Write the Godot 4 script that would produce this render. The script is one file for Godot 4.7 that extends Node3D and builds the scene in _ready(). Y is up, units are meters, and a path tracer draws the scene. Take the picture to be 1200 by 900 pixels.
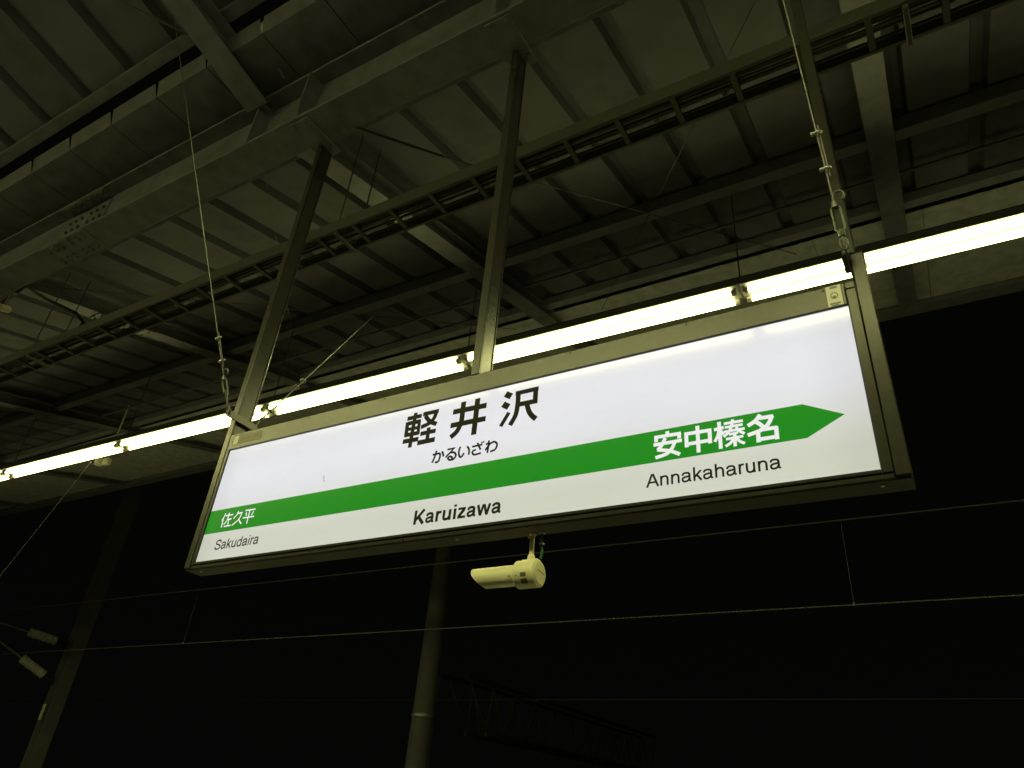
extends Node3D
# Night view up at a lit station name sign hung under a V-shaped platform roof.
# Right is +x, up is +y, the photographer looks towards -z. Platform floor at y = 0.

const EYE := 1.6
const DEPTH_SIGN := 1.93
const SLOPE := 0.236

var M := {}
var used := {}

# ------------------------------------------------------------------ mesh helpers
func begin() -> SurfaceTool:
	var st := SurfaceTool.new()
	st.begin(Mesh.PRIMITIVE_TRIANGLES)
	return st

func tri(st: SurfaceTool, a: Vector3, b: Vector3, c: Vector3) -> void:
	# a, b, c counter-clockwise seen from outside
	var n := (b - a).cross(c - a).normalized()
	for v: Vector3 in [a, c, b]:
		st.set_normal(n)
		st.set_uv(Vector2(v.x + v.z * 0.37, v.y + v.z))
		st.add_vertex(v)

func quad(st: SurfaceTool, a: Vector3, b: Vector3, c: Vector3, d: Vector3) -> void:
	tri(st, a, b, c)
	tri(st, a, c, d)

# a box with chamfered edges; t places it
func box(st: SurfaceTool, size: Vector3, t: Transform3D, bevel := 0.0) -> void:
	var h := size / 2.0
	var e := minf(bevel, minf(h.x, minf(h.y, h.z)) * 0.8)
	if e <= 0.0:
		for ax in 3:
			for s: float in [-1.0, 1.0]:
				var n := Vector3.ZERO; n[ax] = s
				var u := Vector3.ZERO; u[(ax + 1) % 3] = 1.0
				var v := Vector3.ZERO; v[(ax + 2) % 3] = 1.0
				if s < 0.0:
					var k := u; u = v; v = k
				quad(st, t * ((n - u - v) * h), t * ((n + u - v) * h), t * ((n + u + v) * h), t * ((n - u + v) * h))
		return
	var i := h - Vector3(e, e, e)
	for ax in 3:
		var b1 := (ax + 1) % 3
		var b2 := (ax + 2) % 3
		for s: float in [-1.0, 1.0]:
			var p := []
			for q: Vector2 in [Vector2(-1, -1), Vector2(1, -1), Vector2(1, 1), Vector2(-1, 1)]:
				var v := Vector3.ZERO
				v[ax] = s * h[ax]; v[b1] = q.x * i[b1]; v[b2] = q.y * i[b2]
				p.append(t * v)
			if s > 0.0: quad(st, p[0], p[1], p[2], p[3])
			else: quad(st, p[3], p[2], p[1], p[0])
		# edges along ax
		for q: Vector2 in [Vector2(-1, -1), Vector2(1, -1), Vector2(1, 1), Vector2(-1, 1)]:
			var p := []
			for w: Array in [[-1.0, 0], [1.0, 0], [1.0, 1], [-1.0, 1]]:
				var v := Vector3.ZERO
				v[ax] = w[0] * i[ax]
				v[b1] = q.x * (h[b1] if w[1] == 0 else i[b1])
				v[b2] = q.y * (i[b2] if w[1] == 0 else h[b2])
				p.append(t * v)
			if q.x * q.y > 0.0: quad(st, p[3], p[2], p[1], p[0])
			else: quad(st, p[0], p[1], p[2], p[3])
	for sx: float in [-1.0, 1.0]:
		for sy: float in [-1.0, 1.0]:
			for sz: float in [-1.0, 1.0]:
				var a := t * Vector3(sx * h.x, sy * i.y, sz * i.z)
				var b := t * Vector3(sx * i.x, sy * h.y, sz * i.z)
				var c := t * Vector3(sx * i.x, sy * i.y, sz * h.z)
				if sx * sy * sz > 0.0: tri(st, a, b, c)
				else: tri(st, a, c, b)

func place(x: float, y: float, z: float) -> Transform3D:
	return Transform3D(Basis(), Vector3(x, y, z))

# a box between corners
func span(st: SurfaceTool, a: Vector3, b: Vector3, bevel := 0.0) -> void:
	box(st, (b - a).abs(), Transform3D(Basis(), (a + b) / 2.0), bevel)

# a bar of rectangular section from a to b; `wide` is across (horizontal), `high` along up
func bar(st: SurfaceTool, a: Vector3, b: Vector3, wide: float, high: float, bevel := 0.0, up := Vector3.UP) -> void:
	var z := (b - a).normalized()
	var x := up.cross(z).normalized()
	var y := z.cross(x)
	box(st, Vector3(wide, high, a.distance_to(b)), Transform3D(Basis(x, y, z), (a + b) / 2.0), bevel)

# a round rod along a line of points, capped, smooth
func tube(st: SurfaceTool, pts: Array, r: float, sides := 10, r_end := -1.0) -> void:
	var rings := []
	var norms := []
	var side := Vector3.ZERO
	for k in pts.size():
		var d: Vector3 = pts[mini(k + 1, pts.size() - 1)] - pts[maxi(k - 1, 0)]
		d = d.normalized()
		if side == Vector3.ZERO:
			side = d.cross(Vector3.UP if absf(d.y) < 0.9 else Vector3.RIGHT).normalized()
		side = (side - d * side.dot(d)).normalized()
		var other := d.cross(side)
		var rr := r if r_end < 0.0 else lerpf(r, r_end, float(k) / (pts.size() - 1))
		var ring := []
		var nn := []
		for j in sides:
			var an := TAU * j / sides
			var n := side * cos(an) + other * sin(an)
			nn.append(n)
			ring.append(pts[k] + n * rr)
		rings.append(ring)
		norms.append(nn)
	for k in pts.size() - 1:
		for j in sides:
			var j2 := (j + 1) % sides
			for v: Array in [[k, j], [k + 1, j2], [k, j2], [k, j], [k + 1, j], [k + 1, j2]]:
				st.set_normal(norms[v[0]][v[1]])
				st.set_uv(Vector2(float(v[1]) / sides, v[0]))
				st.add_vertex(rings[v[0]][v[1]])
	for j in range(1, sides - 1):
		var f: Array = rings[0]
		var l: Array = rings[-1]
		tri(st, f[0], f[j + 1], f[j])
		tri(st, l[0], l[j], l[j + 1])

# a turned shape: profile of (distance along axis, radius) about `axis` from `at`
func lathe(st: SurfaceTool, at: Vector3, axis: Vector3, profile: Array, sides := 20) -> void:
	var d := axis.normalized()
	var u := d.cross(Vector3.UP if absf(d.y) < 0.9 else Vector3.RIGHT).normalized()
	var w := d.cross(u)
	for k in profile.size() - 1:
		var p: Vector2 = profile[k]
		var q: Vector2 = profile[k + 1]
		for j in sides:
			var a0 := TAU * j / sides
			var a1 := TAU * (j + 1) / sides
			var e0 := u * cos(a0) + w * sin(a0)
			var e1 := u * cos(a1) + w * sin(a1)
			var t := Vector2(q.y - p.y, -(q.x - p.x)).normalized()   # slope of the wall
			var n0 := (e0 * -t.y + d * -t.x).normalized()
			var n1 := (e1 * -t.y + d * -t.x).normalized()
			var v := [at + d * p.x + e0 * p.y, at + d * p.x + e1 * p.y, at + d * q.x + e1 * q.y, at + d * q.x + e0 * q.y]
			var nn := [n0, n1, n1, n0]
			for m: int in [0, 2, 1, 0, 3, 2]:
				st.set_normal(nn[m])
				st.set_uv(Vector2(float(j) / sides, k))
				st.add_vertex(v[m])

# a closed outline (x across, y up) pushed along +z from z0 to z1, mapped by t
func prism(st: SurfaceTool, outline: PackedVector2Array, z0: float, z1: float, t := Transform3D()) -> void:
	var o := outline
	if Geometry2D.is_polygon_clockwise(o):
		o = outline.duplicate()
		o.reverse()
	var idx := Geometry2D.triangulate_polygon(o)
	for k in range(0, idx.size(), 3):
		var a := o[idx[k]]; var b := o[idx[k + 1]]; var c := o[idx[k + 2]]
		if (b - a).cross(c - a) < 0.0:
			var s := b; b = c; c = s
		tri(st, t * Vector3(a.x, a.y, z1), t * Vector3(b.x, b.y, z1), t * Vector3(c.x, c.y, z1))
		tri(st, t * Vector3(a.x, a.y, z0), t * Vector3(c.x, c.y, z0), t * Vector3(b.x, b.y, z0))
	for k in o.size():
		var a := o[k]
		var b := o[(k + 1) % o.size()]
		quad(st, t * Vector3(a.x, a.y, z0), t * Vector3(b.x, b.y, z0), t * Vector3(b.x, b.y, z1), t * Vector3(a.x, a.y, z1))

# a pen stroke of even width lying flat in the plane z (millimetres in, metres out)
func stroke(st: SurfaceTool, pts: PackedVector2Array, wide: float, z: float) -> void:
	var n := pts.size()
	var left := PackedVector2Array()
	var right := PackedVector2Array()
	for k in n:
		var d0 := (pts[k] - pts[maxi(k - 1, 0)]).normalized()
		var d1 := (pts[mini(k + 1, n - 1)] - pts[k]).normalized()
		if k == 0: d0 = d1
		if k == n - 1: d1 = d0
		var t := (d0 + d1).normalized()
		if t == Vector2.ZERO: t = d1
		var m := Vector2(-t.y, t.x)
		var g := minf(1.0 / maxf(0.3, m.dot(Vector2(-d0.y, d0.x))), 2.2)
		left.append(pts[k] + m * wide * 0.5 * g)
		right.append(pts[k] - m * wide * 0.5 * g)
	for k in n - 1:
		quad(st, flat(right[k], z), flat(right[k + 1], z), flat(left[k + 1], z), flat(left[k], z))

func flat(p: Vector2, z: float) -> Vector3:
	return Vector3(p.x * 0.001, p.y * 0.001, z)

func curved(p: PackedVector2Array) -> PackedVector2Array:
	var out := PackedVector2Array()
	for k in p.size() - 1:
		var a := p[k - 1] if k > 0 else 2.0 * p[0] - p[1]
		var d := p[k + 2] if k + 2 < p.size() else 2.0 * p[k + 1] - p[k]
		for s in 6:
			out.append(p[k].cubic_interpolate(p[k + 1], a, d, s / 6.0))
	out.append(p[p.size() - 1])
	return out

# ------------------------------------------------------------------ naming helpers
func numbered(called: String) -> String:
	used[called] = used.get(called, -1) + 1
	return called if used[called] == 0 else "%s_%03d" % [called, used[called]]

func thing(called: String, label: String, category: String, at := Vector3.ZERO, group := "") -> Node3D:
	var o := Node3D.new()
	o.name = numbered(called)
	add_child(o)
	o.position = at
	tag(o, label, category, group)
	return o

func tag(o: Node3D, label: String, category: String, group := "") -> void:
	o.set_meta("label", label)
	o.set_meta("category", category)
	if group: o.set_meta("group", group)

func commit(called: String, st: SurfaceTool, mat: Material, parent: Node3D, smooth := false) -> MeshInstance3D:
	var o := MeshInstance3D.new()
	o.name = called
	o.mesh = st.commit()
	o.material_override = mat
	parent.add_child(o, true)
	return o

func share(called: String, mesh: Mesh, mat: Material, parent: Node3D, at: Vector3) -> MeshInstance3D:
	var o := MeshInstance3D.new()
	o.name = called
	o.mesh = mesh
	o.material_override = mat
	o.position = at
	parent.add_child(o, true)
	return o

func structure(called: String, st: SurfaceTool, mat: Material) -> MeshInstance3D:
	var o := commit(numbered(called), st, mat, self)
	o.set_meta("kind", "structure")
	return o

# ------------------------------------------------------------------ materials
func grime(seed_: int, freq: float, lo: float, hi: float, octaves := 4) -> NoiseTexture2D:
	var n := FastNoiseLite.new()
	n.seed = seed_
	n.noise_type = FastNoiseLite.TYPE_SIMPLEX_SMOOTH
	n.frequency = freq
	n.fractal_octaves = octaves
	var g := Gradient.new()
	g.offsets = PackedFloat32Array([0.0, 0.45, 1.0])
	g.colors = PackedColorArray([Color(lo, lo, lo * 0.96), Color((lo + hi) / 2, (lo + hi) / 2, (lo + hi) / 2), Color(hi, hi, hi)])
	var t := NoiseTexture2D.new()
	t.width = 512
	t.height = 512
	t.seamless = true
	t.noise = n
	t.color_ramp = g
	return t

func paint(albedo: Color, rough: float, tex: Texture2D = null, tile := 1.0, metal := 0.0, relief: Texture2D = null) -> StandardMaterial3D:
	var m := StandardMaterial3D.new()
	m.albedo_color = albedo.linear_to_srgb()
	m.roughness = rough
	m.metallic = metal
	if tex:
		m.albedo_texture = tex
		m.uv1_triplanar = true
		m.uv1_world_triplanar = true
		m.uv1_scale = Vector3.ONE * tile
	if relief:
		m.uv1_triplanar = true
		m.uv1_world_triplanar = true
		m.uv1_scale = Vector3.ONE * tile
		m.heightmap_enabled = true
		m.heightmap_texture = relief
		m.heightmap_scale = 0.3
	return m

func glow(c: Color, energy: float, albedo := Color(0.3, 0.3, 0.3), rough := 0.2) -> StandardMaterial3D:
	var m := paint(albedo, rough)
	m.emission_enabled = true
	m.emission = c.linear_to_srgb()
	m.emission_energy_multiplier = energy
	return m

const TUBE_GLOW := [12.0, 29.0]     # the far row, the newer near row
const TUBE_COLOR := Color(1.0, 0.985, 0.37)
const SHARE := [2.4, 2.6]          # light energy of each area light under a fixture

func make_materials() -> void:
	var coarse := grime(3, 0.012, 0.84, 1.0)
	var fine := grime(8, 0.05, 0.9, 1.0)
	var streak := grime(21, 0.02, 0.75, 1.0, 5)
	M.steel = paint(Color(0.235, 0.235, 0.275), 0.42, coarse, 0.7)
	M.beam = paint(Color(0.21, 0.21, 0.245), 0.45, streak, 0.5)
	M.deck = paint(Color(0.145, 0.143, 0.178), 0.7, coarse, 0.35)
	M.deck2 = paint(Color(0.132, 0.13, 0.163), 0.7, streak, 0.4)
	M.gutter = paint(Color(0.17, 0.169, 0.195), 0.6, streak, 0.45)
	M.frame = paint(Color(0.036, 0.035, 0.031), 0.25, fine, 1.6)
	M.frame.metallic_specular = 0.42
	M.frame_dark = paint(Color(0.05, 0.05, 0.047), 0.5, fine, 1.6)
	M.tray = paint(Color(0.085, 0.085, 0.08), 0.5, fine, 2.0)
	M.soffit = paint(Color(0.66, 0.655, 0.68), 0.6, streak, 0.5)
	M.dark = paint(Color(0.02, 0.02, 0.02), 0.6)
	M.cable = paint(Color(0.025, 0.025, 0.025), 0.45)
	M.pale_cable = paint(Color(0.09, 0.09, 0.088), 0.5)
	M.galv = paint(Color(0.17, 0.17, 0.168), 0.42, fine, 2.0, 0.55)
	M.bright = paint(Color(0.62, 0.61, 0.58), 0.3, null, 1.0, 0.85)
	M.white = paint(Color(0.88, 0.88, 0.88), 0.4, fine, 1.2)
	M.cream = paint(Color(0.88, 0.85, 0.58), 0.33)
	M.cream_plain = paint(Color(0.8, 0.76, 0.58), 0.4)
	M.gear = paint(Color(0.36, 0.355, 0.33), 0.45, fine, 1.0)
	M.socket = paint(Color(0.5, 0.48, 0.42), 0.45)
	M.green_cable = paint(Color(0.02, 0.16, 0.07), 0.4)
	M.concrete = paint(Color(0.062, 0.061, 0.062), 0.85, coarse, 1.2, 0.0)
	M.mast = paint(Color(0.14, 0.14, 0.15), 0.6, fine, 1.0)
	M.insulator = paint(Color(0.5, 0.49, 0.46), 0.25)
	M.wire = paint(Color(0.04, 0.04, 0.042), 0.5)
	M.floor = paint(Color(0.028, 0.028, 0.027), 0.8, coarse, 0.6)
	M.ballast = paint(Color(0.07, 0.065, 0.06), 0.95, streak, 1.5)
	M.tube = glow(TUBE_COLOR, TUBE_GLOW[0], Color(0.7, 0.7, 0.7), 0.3)
	M.new_tube = glow(TUBE_COLOR, TUBE_GLOW[1], Color(0.7, 0.7, 0.7), 0.3)
	M.ink = paint(Color(0.02, 0.018, 0.014), 0.45)
	M.ink.metallic_specular = 0.2
	M.green = glow(Color(0.0045, 0.198, 0.009), 1.0, Color(0.01, 0.08, 0.008), 0.25)
	M.green.metallic_specular = 0.3
	M.print_white = glow(Color(0.80, 0.80, 0.84), 0.92, Color(0.2, 0.2, 0.2), 0.2)
	M.sticker = paint(Color(0.8, 0.8, 0.76), 0.4)
	M.label_dark = paint(Color(0.16, 0.14, 0.10), 0.4)
	# The lit acrylic: what the tubes inside the box give off, a little weaker towards the bottom and the corners.
	var im := Image.create(256, 64, false, Image.FORMAT_RGB8)
	var n := FastNoiseLite.new()
	n.seed = 5
	n.frequency = 0.02
	for y in 64:
		for x in 256:
			var v := 1.0 - y / 63.0                       # 0 at the bottom
			var u := x / 255.0
			var k := lerpf(0.0, 1.0, smoothstep(0.10, 0.62, v))
			var c := Color(0.575, 0.59, 0.51).lerp(Color(0.728, 0.73, 0.785), k)
			var e := 1.0 - 0.10 * smoothstep(0.94, 1.0, u) - 0.10 * smoothstep(0.05, 0.0, u)
			e *= 1.0 + 0.035 * n.get_noise_2d(x * 0.6, y * 2.0) - 0.04 * smoothstep(0.86, 1.0, v) * (1.0 - u)
			e *= 1.0 + 0.03 * exp(-pow((v - 0.74) / 0.10, 2.0)) + 0.02 * exp(-pow((v - 0.30) / 0.08, 2.0))
			im.set_pixel(x, y, Color(c.r * e, c.g * e, c.b * e).linear_to_srgb())
	var f := paint(Color(0.12, 0.12, 0.12), 0.07)
	f.metallic_specular = 0.24
	f.emission_enabled = true
	f.emission = Color.BLACK
	f.emission_texture = ImageTexture.create_from_image(im)
	f.emission_energy_multiplier = 1.0
	f.texture_repeat = false
	M.face = f

# ------------------------------------------------------------------ the scene
func _ready() -> void:
	var cam := Camera3D.new()
	cam.name = "camera"
	cam.position = Vector3(0, EYE, 0)
	cam.rotation = Vector3(0.54569, 0.574827, 0.0932292)
	cam.fov = 55.458
	cam.near = 0.05
	cam.far = 400.0
	add_child(cam)
	cam.current = true

	var env := Environment.new()
	var sky := Sky.new()
	var sm := ProceduralSkyMaterial.new()
	sm.sky_top_color = Color(0.0011, 0.0012, 0.0009).linear_to_srgb()
	sm.sky_horizon_color = Color(0.0016, 0.0017, 0.0015).linear_to_srgb()
	sm.ground_bottom_color = Color(0.0008, 0.0008, 0.0008).linear_to_srgb()
	sm.ground_horizon_color = Color(0.0014, 0.0015, 0.0013).linear_to_srgb()
	sky.sky_material = sm
	env.background_mode = Environment.BG_SKY
	env.sky = sky
	env.tonemap_mode = Environment.TONE_MAPPER_LINEAR
	env.tonemap_exposure = 1.0
	env.sdfgi_enabled = true
	env.ssao_enabled = true
	env.ssil_enabled = true
	var we := WorldEnvironment.new()
	we.name = "world_environment"
	we.environment = env
	add_child(we)

	make_materials()
	ground()
	canopy()
	lights()
	station_sign()
	guy_wires()
	cable_tray()
	security_camera()
	small_fittings()
	railway()

func ground() -> void:
	var st := begin()
	span(st, Vector3(-300, -1.45, -300), Vector3(300, -1.25, 300))
	structure("ground", st, M.ballast)
	st = begin()
	span(st, Vector3(-60, -1.246, -3.0), Vector3(30, 0.0, 2.6), 0.01)
	structure("platform", st, M.floor)
	st = begin()
	span(st, Vector3(-60, -1.246, -6.1), Vector3(30, 0.002, -3.004), 0.01)
	structure("platform_paving", st, paint(Color(0.5, 0.49, 0.47), 0.8, M.floor.albedo_texture, 0.7))

# world position from the depth in front of the photographer and the height above the eye
func at(x: float, y: float, d: float) -> Vector3:
	return Vector3(x, EYE + y, -d)

func roof_y(d: float) -> float:            # underside of the roof sheets, above the eye
	return 3.68 + SLOPE * d if d > 1.8 else 4.53 - SLOPE * d

# ------------------------------------------------------------------ the roof
func canopy() -> void:
	var c := thing("platform_canopy", "V-shaped steel platform roof of ribbed sheets on beams and a long central girder", "platform roof")
	var x0 := -34.0
	var x1 := 9.0
	# girder: a rolled steel beam along the platform
	var st := begin()
	span(st, at(x0, 3.5, 1.707), at(x1, 3.518, 1.923), 0.003)
	span(st, at(x0, 3.925, 1.707), at(x1, 3.943, 1.923), 0.003)
	span(st, at(x0, 3.518, 1.809), at(x1, 3.925, 1.821))
	var girder := commit("girder", st, M.beam, c)
	# stiffeners, splice plates and bolts of the girder
	for bx: float in [0.2, -3.26, -6.9, -10.5]:
		for dx: float in [0.0]:
			st = begin()
			span(st, at(bx + dx - 0.006, 3.5185, 1.712), at(bx + dx + 0.006, 3.9245, 1.8085))
			commit("stiffener", st, M.beam, girder)
	st = begin()
	span(st, at(-5.52, 3.56, 1.797), at(-4.98, 3.885, 1.8085), 0.002)
	span(st, at(-5.52, 3.489, 1.712), at(-4.98, 3.4995, 1.918), 0.002)
	span(st, at(-5.52, 3.914, 1.714), at(-4.98, 3.9245, 1.8), 0.002)
	commit("splice_plate", st, M.beam, girder)
	st = begin()
	for k in 6:
		var bx := -5.46 + k * 0.08 + (0.04 if k > 2 else 0.0)
		for d: float in [1.735, 1.775, 1.855, 1.895]:
			lathe(st, at(bx, 3.489, d), Vector3.DOWN, [Vector2(0, 0.014), Vector2(0.016, 0.013), Vector2(0.02, 0.0)], 6)
			if d < 1.8:
				lathe(st, at(bx, 3.914, d), Vector3.DOWN, [Vector2(0, 0.014), Vector2(0.016, 0.013), Vector2(0.02, 0.0)], 6)
		for r in 3:
			lathe(st, at(bx, 3.63 + r * 0.09, 1.797), Vector3.BACK, [Vector2(0, 0.014), Vector2(0.016, 0.013), Vector2(0.02, 0.0)], 6)
	commit("bolt", st, M.galv, girder)
	# columns under the girder, outside the picture to the left and right
	for bx: float in [-6.9, 3.8]:
		st = begin()
		for s: float in [-0.142, 0.142]:
			span(st, Vector3(bx + s - 0.008, 0.002, -1.665), Vector3(bx + s + 0.008, EYE + 3.4995, -1.965), 0.003)
		span(st, Vector3(bx - 0.134, 0.002, -1.81), Vector3(bx + 0.134, EYE + 3.4995, -1.82))
		commit("column", st, M.beam, c)
	# tapered cross beams, rising both ways from the girder
	for bx: float in [0.2, -3.26, -6.9, -10.5, -14.1, -17.7, -21.3, -24.9, -28.5, 3.8, 7.4]:
		for side: float in [-1.0, 1.0]:
			var d0 := 1.925 if side > 0.0 else 1.705
			var d1 := 7.6 if side > 0.0 else -4.0
			var b0 := 3.845
			var b1 := roof_y(d1) - 0.19
			st = begin()
			var lo0 := at(bx, b0, d0); var lo1 := at(bx, b1, d1)
			var hi0 := at(bx, roof_y(d0 + 0.4 * side) - 0.11 - 0.4 * SLOPE, d0); var hi1 := at(bx, roof_y(d1) - 0.11, d1)
			bar(st, lo0 + Vector3(0, 0.006, 0), lo1 + Vector3(0, 0.006, 0), 0.18, 0.012, 0.002)
			bar(st, hi0, hi1, 0.18, 0.012, 0.002)
			for s: float in [-0.004, 0.004]:
				var w := Vector3(s, 0, 0)
				var q := [lo0 + w + Vector3(0, 0.012, 0), lo1 + w + Vector3(0, 0.012, 0), hi1 + w - Vector3(0, 0.006, 0), hi0 + w - Vector3(0, 0.006, 0)]
				if s * side > 0.0: quad(st, q[0], q[1], q[2], q[3])
				else: quad(st, q[3], q[2], q[1], q[0])
			var cb := commit("cross_beam", st, M.beam, c)
			if bx < -6.0 and side > 0.0 and bx > -11.0:
				st = begin()
				var p0 := lo0.lerp(lo1, 0.16); var p1 := lo0.lerp(lo1, 0.265)
				bar(st, p0 - Vector3(0, 0.006, 0), p1 - Vector3(0, 0.006, 0), 0.176, 0.010, 0.002)
				for k in 6:
					var p := p0.lerp(p1, 0.08 + 0.168 * k) - Vector3(0, 0.011, 0)
					for s: float in [-0.06, 0.06]:
						lathe(st, p + Vector3(s, 0, 0), Vector3.DOWN, [Vector2(0, 0.013), Vector2(0.016, 0.012), Vector2(0.02, 0.0)], 6)
				commit("splice_plate", st, M.beam, cb)
	# purlins along the platform
	for v: Array in [[4.32, 0.15, 0.1], [5.42, 0.12, 0.09], [6.5, 0.09, 0.09], [1.225, 0.07, 0.08], [0.1, 0.12, 0.09], [-1.1, 0.12, 0.09], [-2.3, 0.12, 0.09]]:
		st = begin()
		var y: float = roof_y(v[0]) - 0.004
		if v[0] != 1.225:
			span(st, at(x0, y - v[1], v[0]), at(x1, y - v[1] + 0.008, v[0] + v[2]), 0.002)
		else:
			span(st, at(x0, y - v[1], v[0]), at(x1, y - v[1] + 0.006, v[0] + v[2]), 0.001)
		span(st, at(x0, y - v[1] + 0.008, v[0]), at(x1, y - 0.02 - (SLOPE * 0.055 if v[0] < 1.8 else 0.0), v[0] + 0.008))
		commit("purlin", st, M.steel if v[0] != 1.225 else M.beam, c)
	# ribbed roof sheets: a flat pan with half a rib on either side, 0.5 m a piece
	for side: float in [1.0, -1.0]:
		var d0 := 2.2 if side > 0.0 else 1.31
		var d1 := 7.7 if side > 0.0 else -4.1
		var prof := [Vector2(-0.25, 0.075), Vector2(-0.212, 0.075), Vector2(-0.192, 0.0), Vector2(0.192, 0.0), Vector2(0.212, 0.075), Vector2(0.25, 0.075)]
		st = begin()
		var a := at(0, roof_y(d0), d0)
		var b := at(0, roof_y(d1), d1)
		for k in prof.size() - 1:
			var p: Vector2 = prof[k]; var q: Vector2 = prof[k + 1]
			var pa := a + Vector3(p.x, p.y, 0); var qa := a + Vector3(q.x, q.y, 0)
			var pb := b + Vector3(p.x, p.y, 0); var qb := b + Vector3(q.x, q.y, 0)
			var up := Vector3(0, 0.003, 0)
			if side > 0.0:
				quad(st, pa, pb, qb, qa); quad(st, qa + up, qb + up, pb + up, pa + up)
			else:
				quad(st, qa, qb, pb, pa); quad(st, pa + up, pb + up, qb + up, qa + up)
		var mesh := st.commit()
		var k := 0
		var x := -0.64 + 0.25 - 0.5 * 66
		while x < x1 - 0.2:
			share("roof_sheet", mesh, M.deck if (k * 7) % 5 < 3 else M.deck2, c, Vector3(x, 0.0015 * ((k * 5) % 3), 0))
			x += 0.5
			k += 1
	# the valley gutter on the girder, in half-metre lengths with a bent lip
	st = begin()
	for side: float in [-1.0, 1.0]:
		var f := func(u: float) -> float: return 1.8 + u * side
		# bottom with a chamfered corner, then the lip, then the wall
		var rows := [[0.0, 3.975], [0.414, 3.975], [0.456, 4.07]]
		for r in 2:
			var ch := 0.03 if r == 1 else 0.0
			var p := [at(-0.247, rows[r][1], f.call(rows[r][0])), at(0.247, rows[r][1], f.call(rows[r][0])), at(0.247, rows[r + 1][1], f.call(rows[r + 1][0])), at(-0.247 + ch, rows[r + 1][1], f.call(rows[r + 1][0]))]
			for flip in 2:
				if flip == 0: quad(st, p[0], p[1], p[2], p[3])
				else: quad(st, p[3] + Vector3(0, 0.002, 0), p[2] + Vector3(0, 0.002, 0), p[1] + Vector3(0, 0.002, 0), p[0] + Vector3(0, 0.002, 0))
	var gm := st.commit()
	var gx := -3.93 + 0.25 - 0.5 * 59
	while gx < x1:
		share("gutter_panel", gm, M.gutter, c, Vector3(gx, 0, 0))
		gx += 0.5
	# flat lining boards under the outer part of the far roof
	st = begin()
	var sa := at(0, roof_y(5.62) - 0.13, 5.62)
	var sb := at(0, roof_y(7.66) - 0.10, 7.66)
	var wide := Vector3(0.455, 0, 0)
	var thick := Vector3(0, 0.012, 0)
	quad(st, sa - wide, sb - wide, sb + wide, sa + wide)
	quad(st, sa + wide + thick, sb + wide + thick, sb - wide + thick, sa - wide + thick)
	quad(st, sa - wide, sa + wide, sa + wide + thick, sa - wide + thick)
	var soffit := st.commit()
	var sx := -33.0
	while sx < x1:
		share("soffit_board", soffit, M.soffit, c, Vector3(sx, 0, 0))
		sx += 0.916
	# eave gutter along the far edge
	st = begin()
	span(st, at(x0, 5.34, 7.68), at(x1, 5.352, 7.86), 0.003)
	span(st, at(x0, 5.352, 7.68), at(x1, 5.49, 7.69))
	span(st, at(x0, 5.352, 7.85), at(x1, 5.56, 7.86))
	commit("eave_gutter", st, M.gutter, c)
	# thin bracing rods under the sheets
	for v: Array in [[at(-2.95, 3.88, 1.95), at(-2.42, 3.90, 2.62), 0.011], [at(-2.42, 3.90, 2.62), at(-0.6, 4.5, 5.3), 0.0045],
			[at(0.1, 3.82, 2.0), at(-2.6, 4.72, 5.6), 0.004], [at(-3.36, 4.05, 1.28), at(-5.6, 4.75, -1.4), 0.008], [at(-3.5, 3.75, 2.02), at(-6.7, 4.6, 5.4), 0.004],
			[at(-6.6, 3.75, 2.0), at(-3.5, 4.6, 5.4), 0.004]]:
		st = begin()
		tube(st, [v[0], v[1]], v[2], 8)
		commit("brace_rod", st, M.tray, c)
	# a conduit clipped under the sheets
	st = begin()
	tube(st, [at(x0, 4.745, 4.96), at(x1, 4.745, 4.96)], 0.016, 8)
	commit("conduit", st, M.pale_cable, c)

# ------------------------------------------------------------------ fluorescent fixtures
func row_depth(x: float) -> float:
	return 4.46 + 0.0203 * x

func near_depth(x: float) -> float:
	return -1.01 - 0.03 * (x + 1.2)

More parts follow.
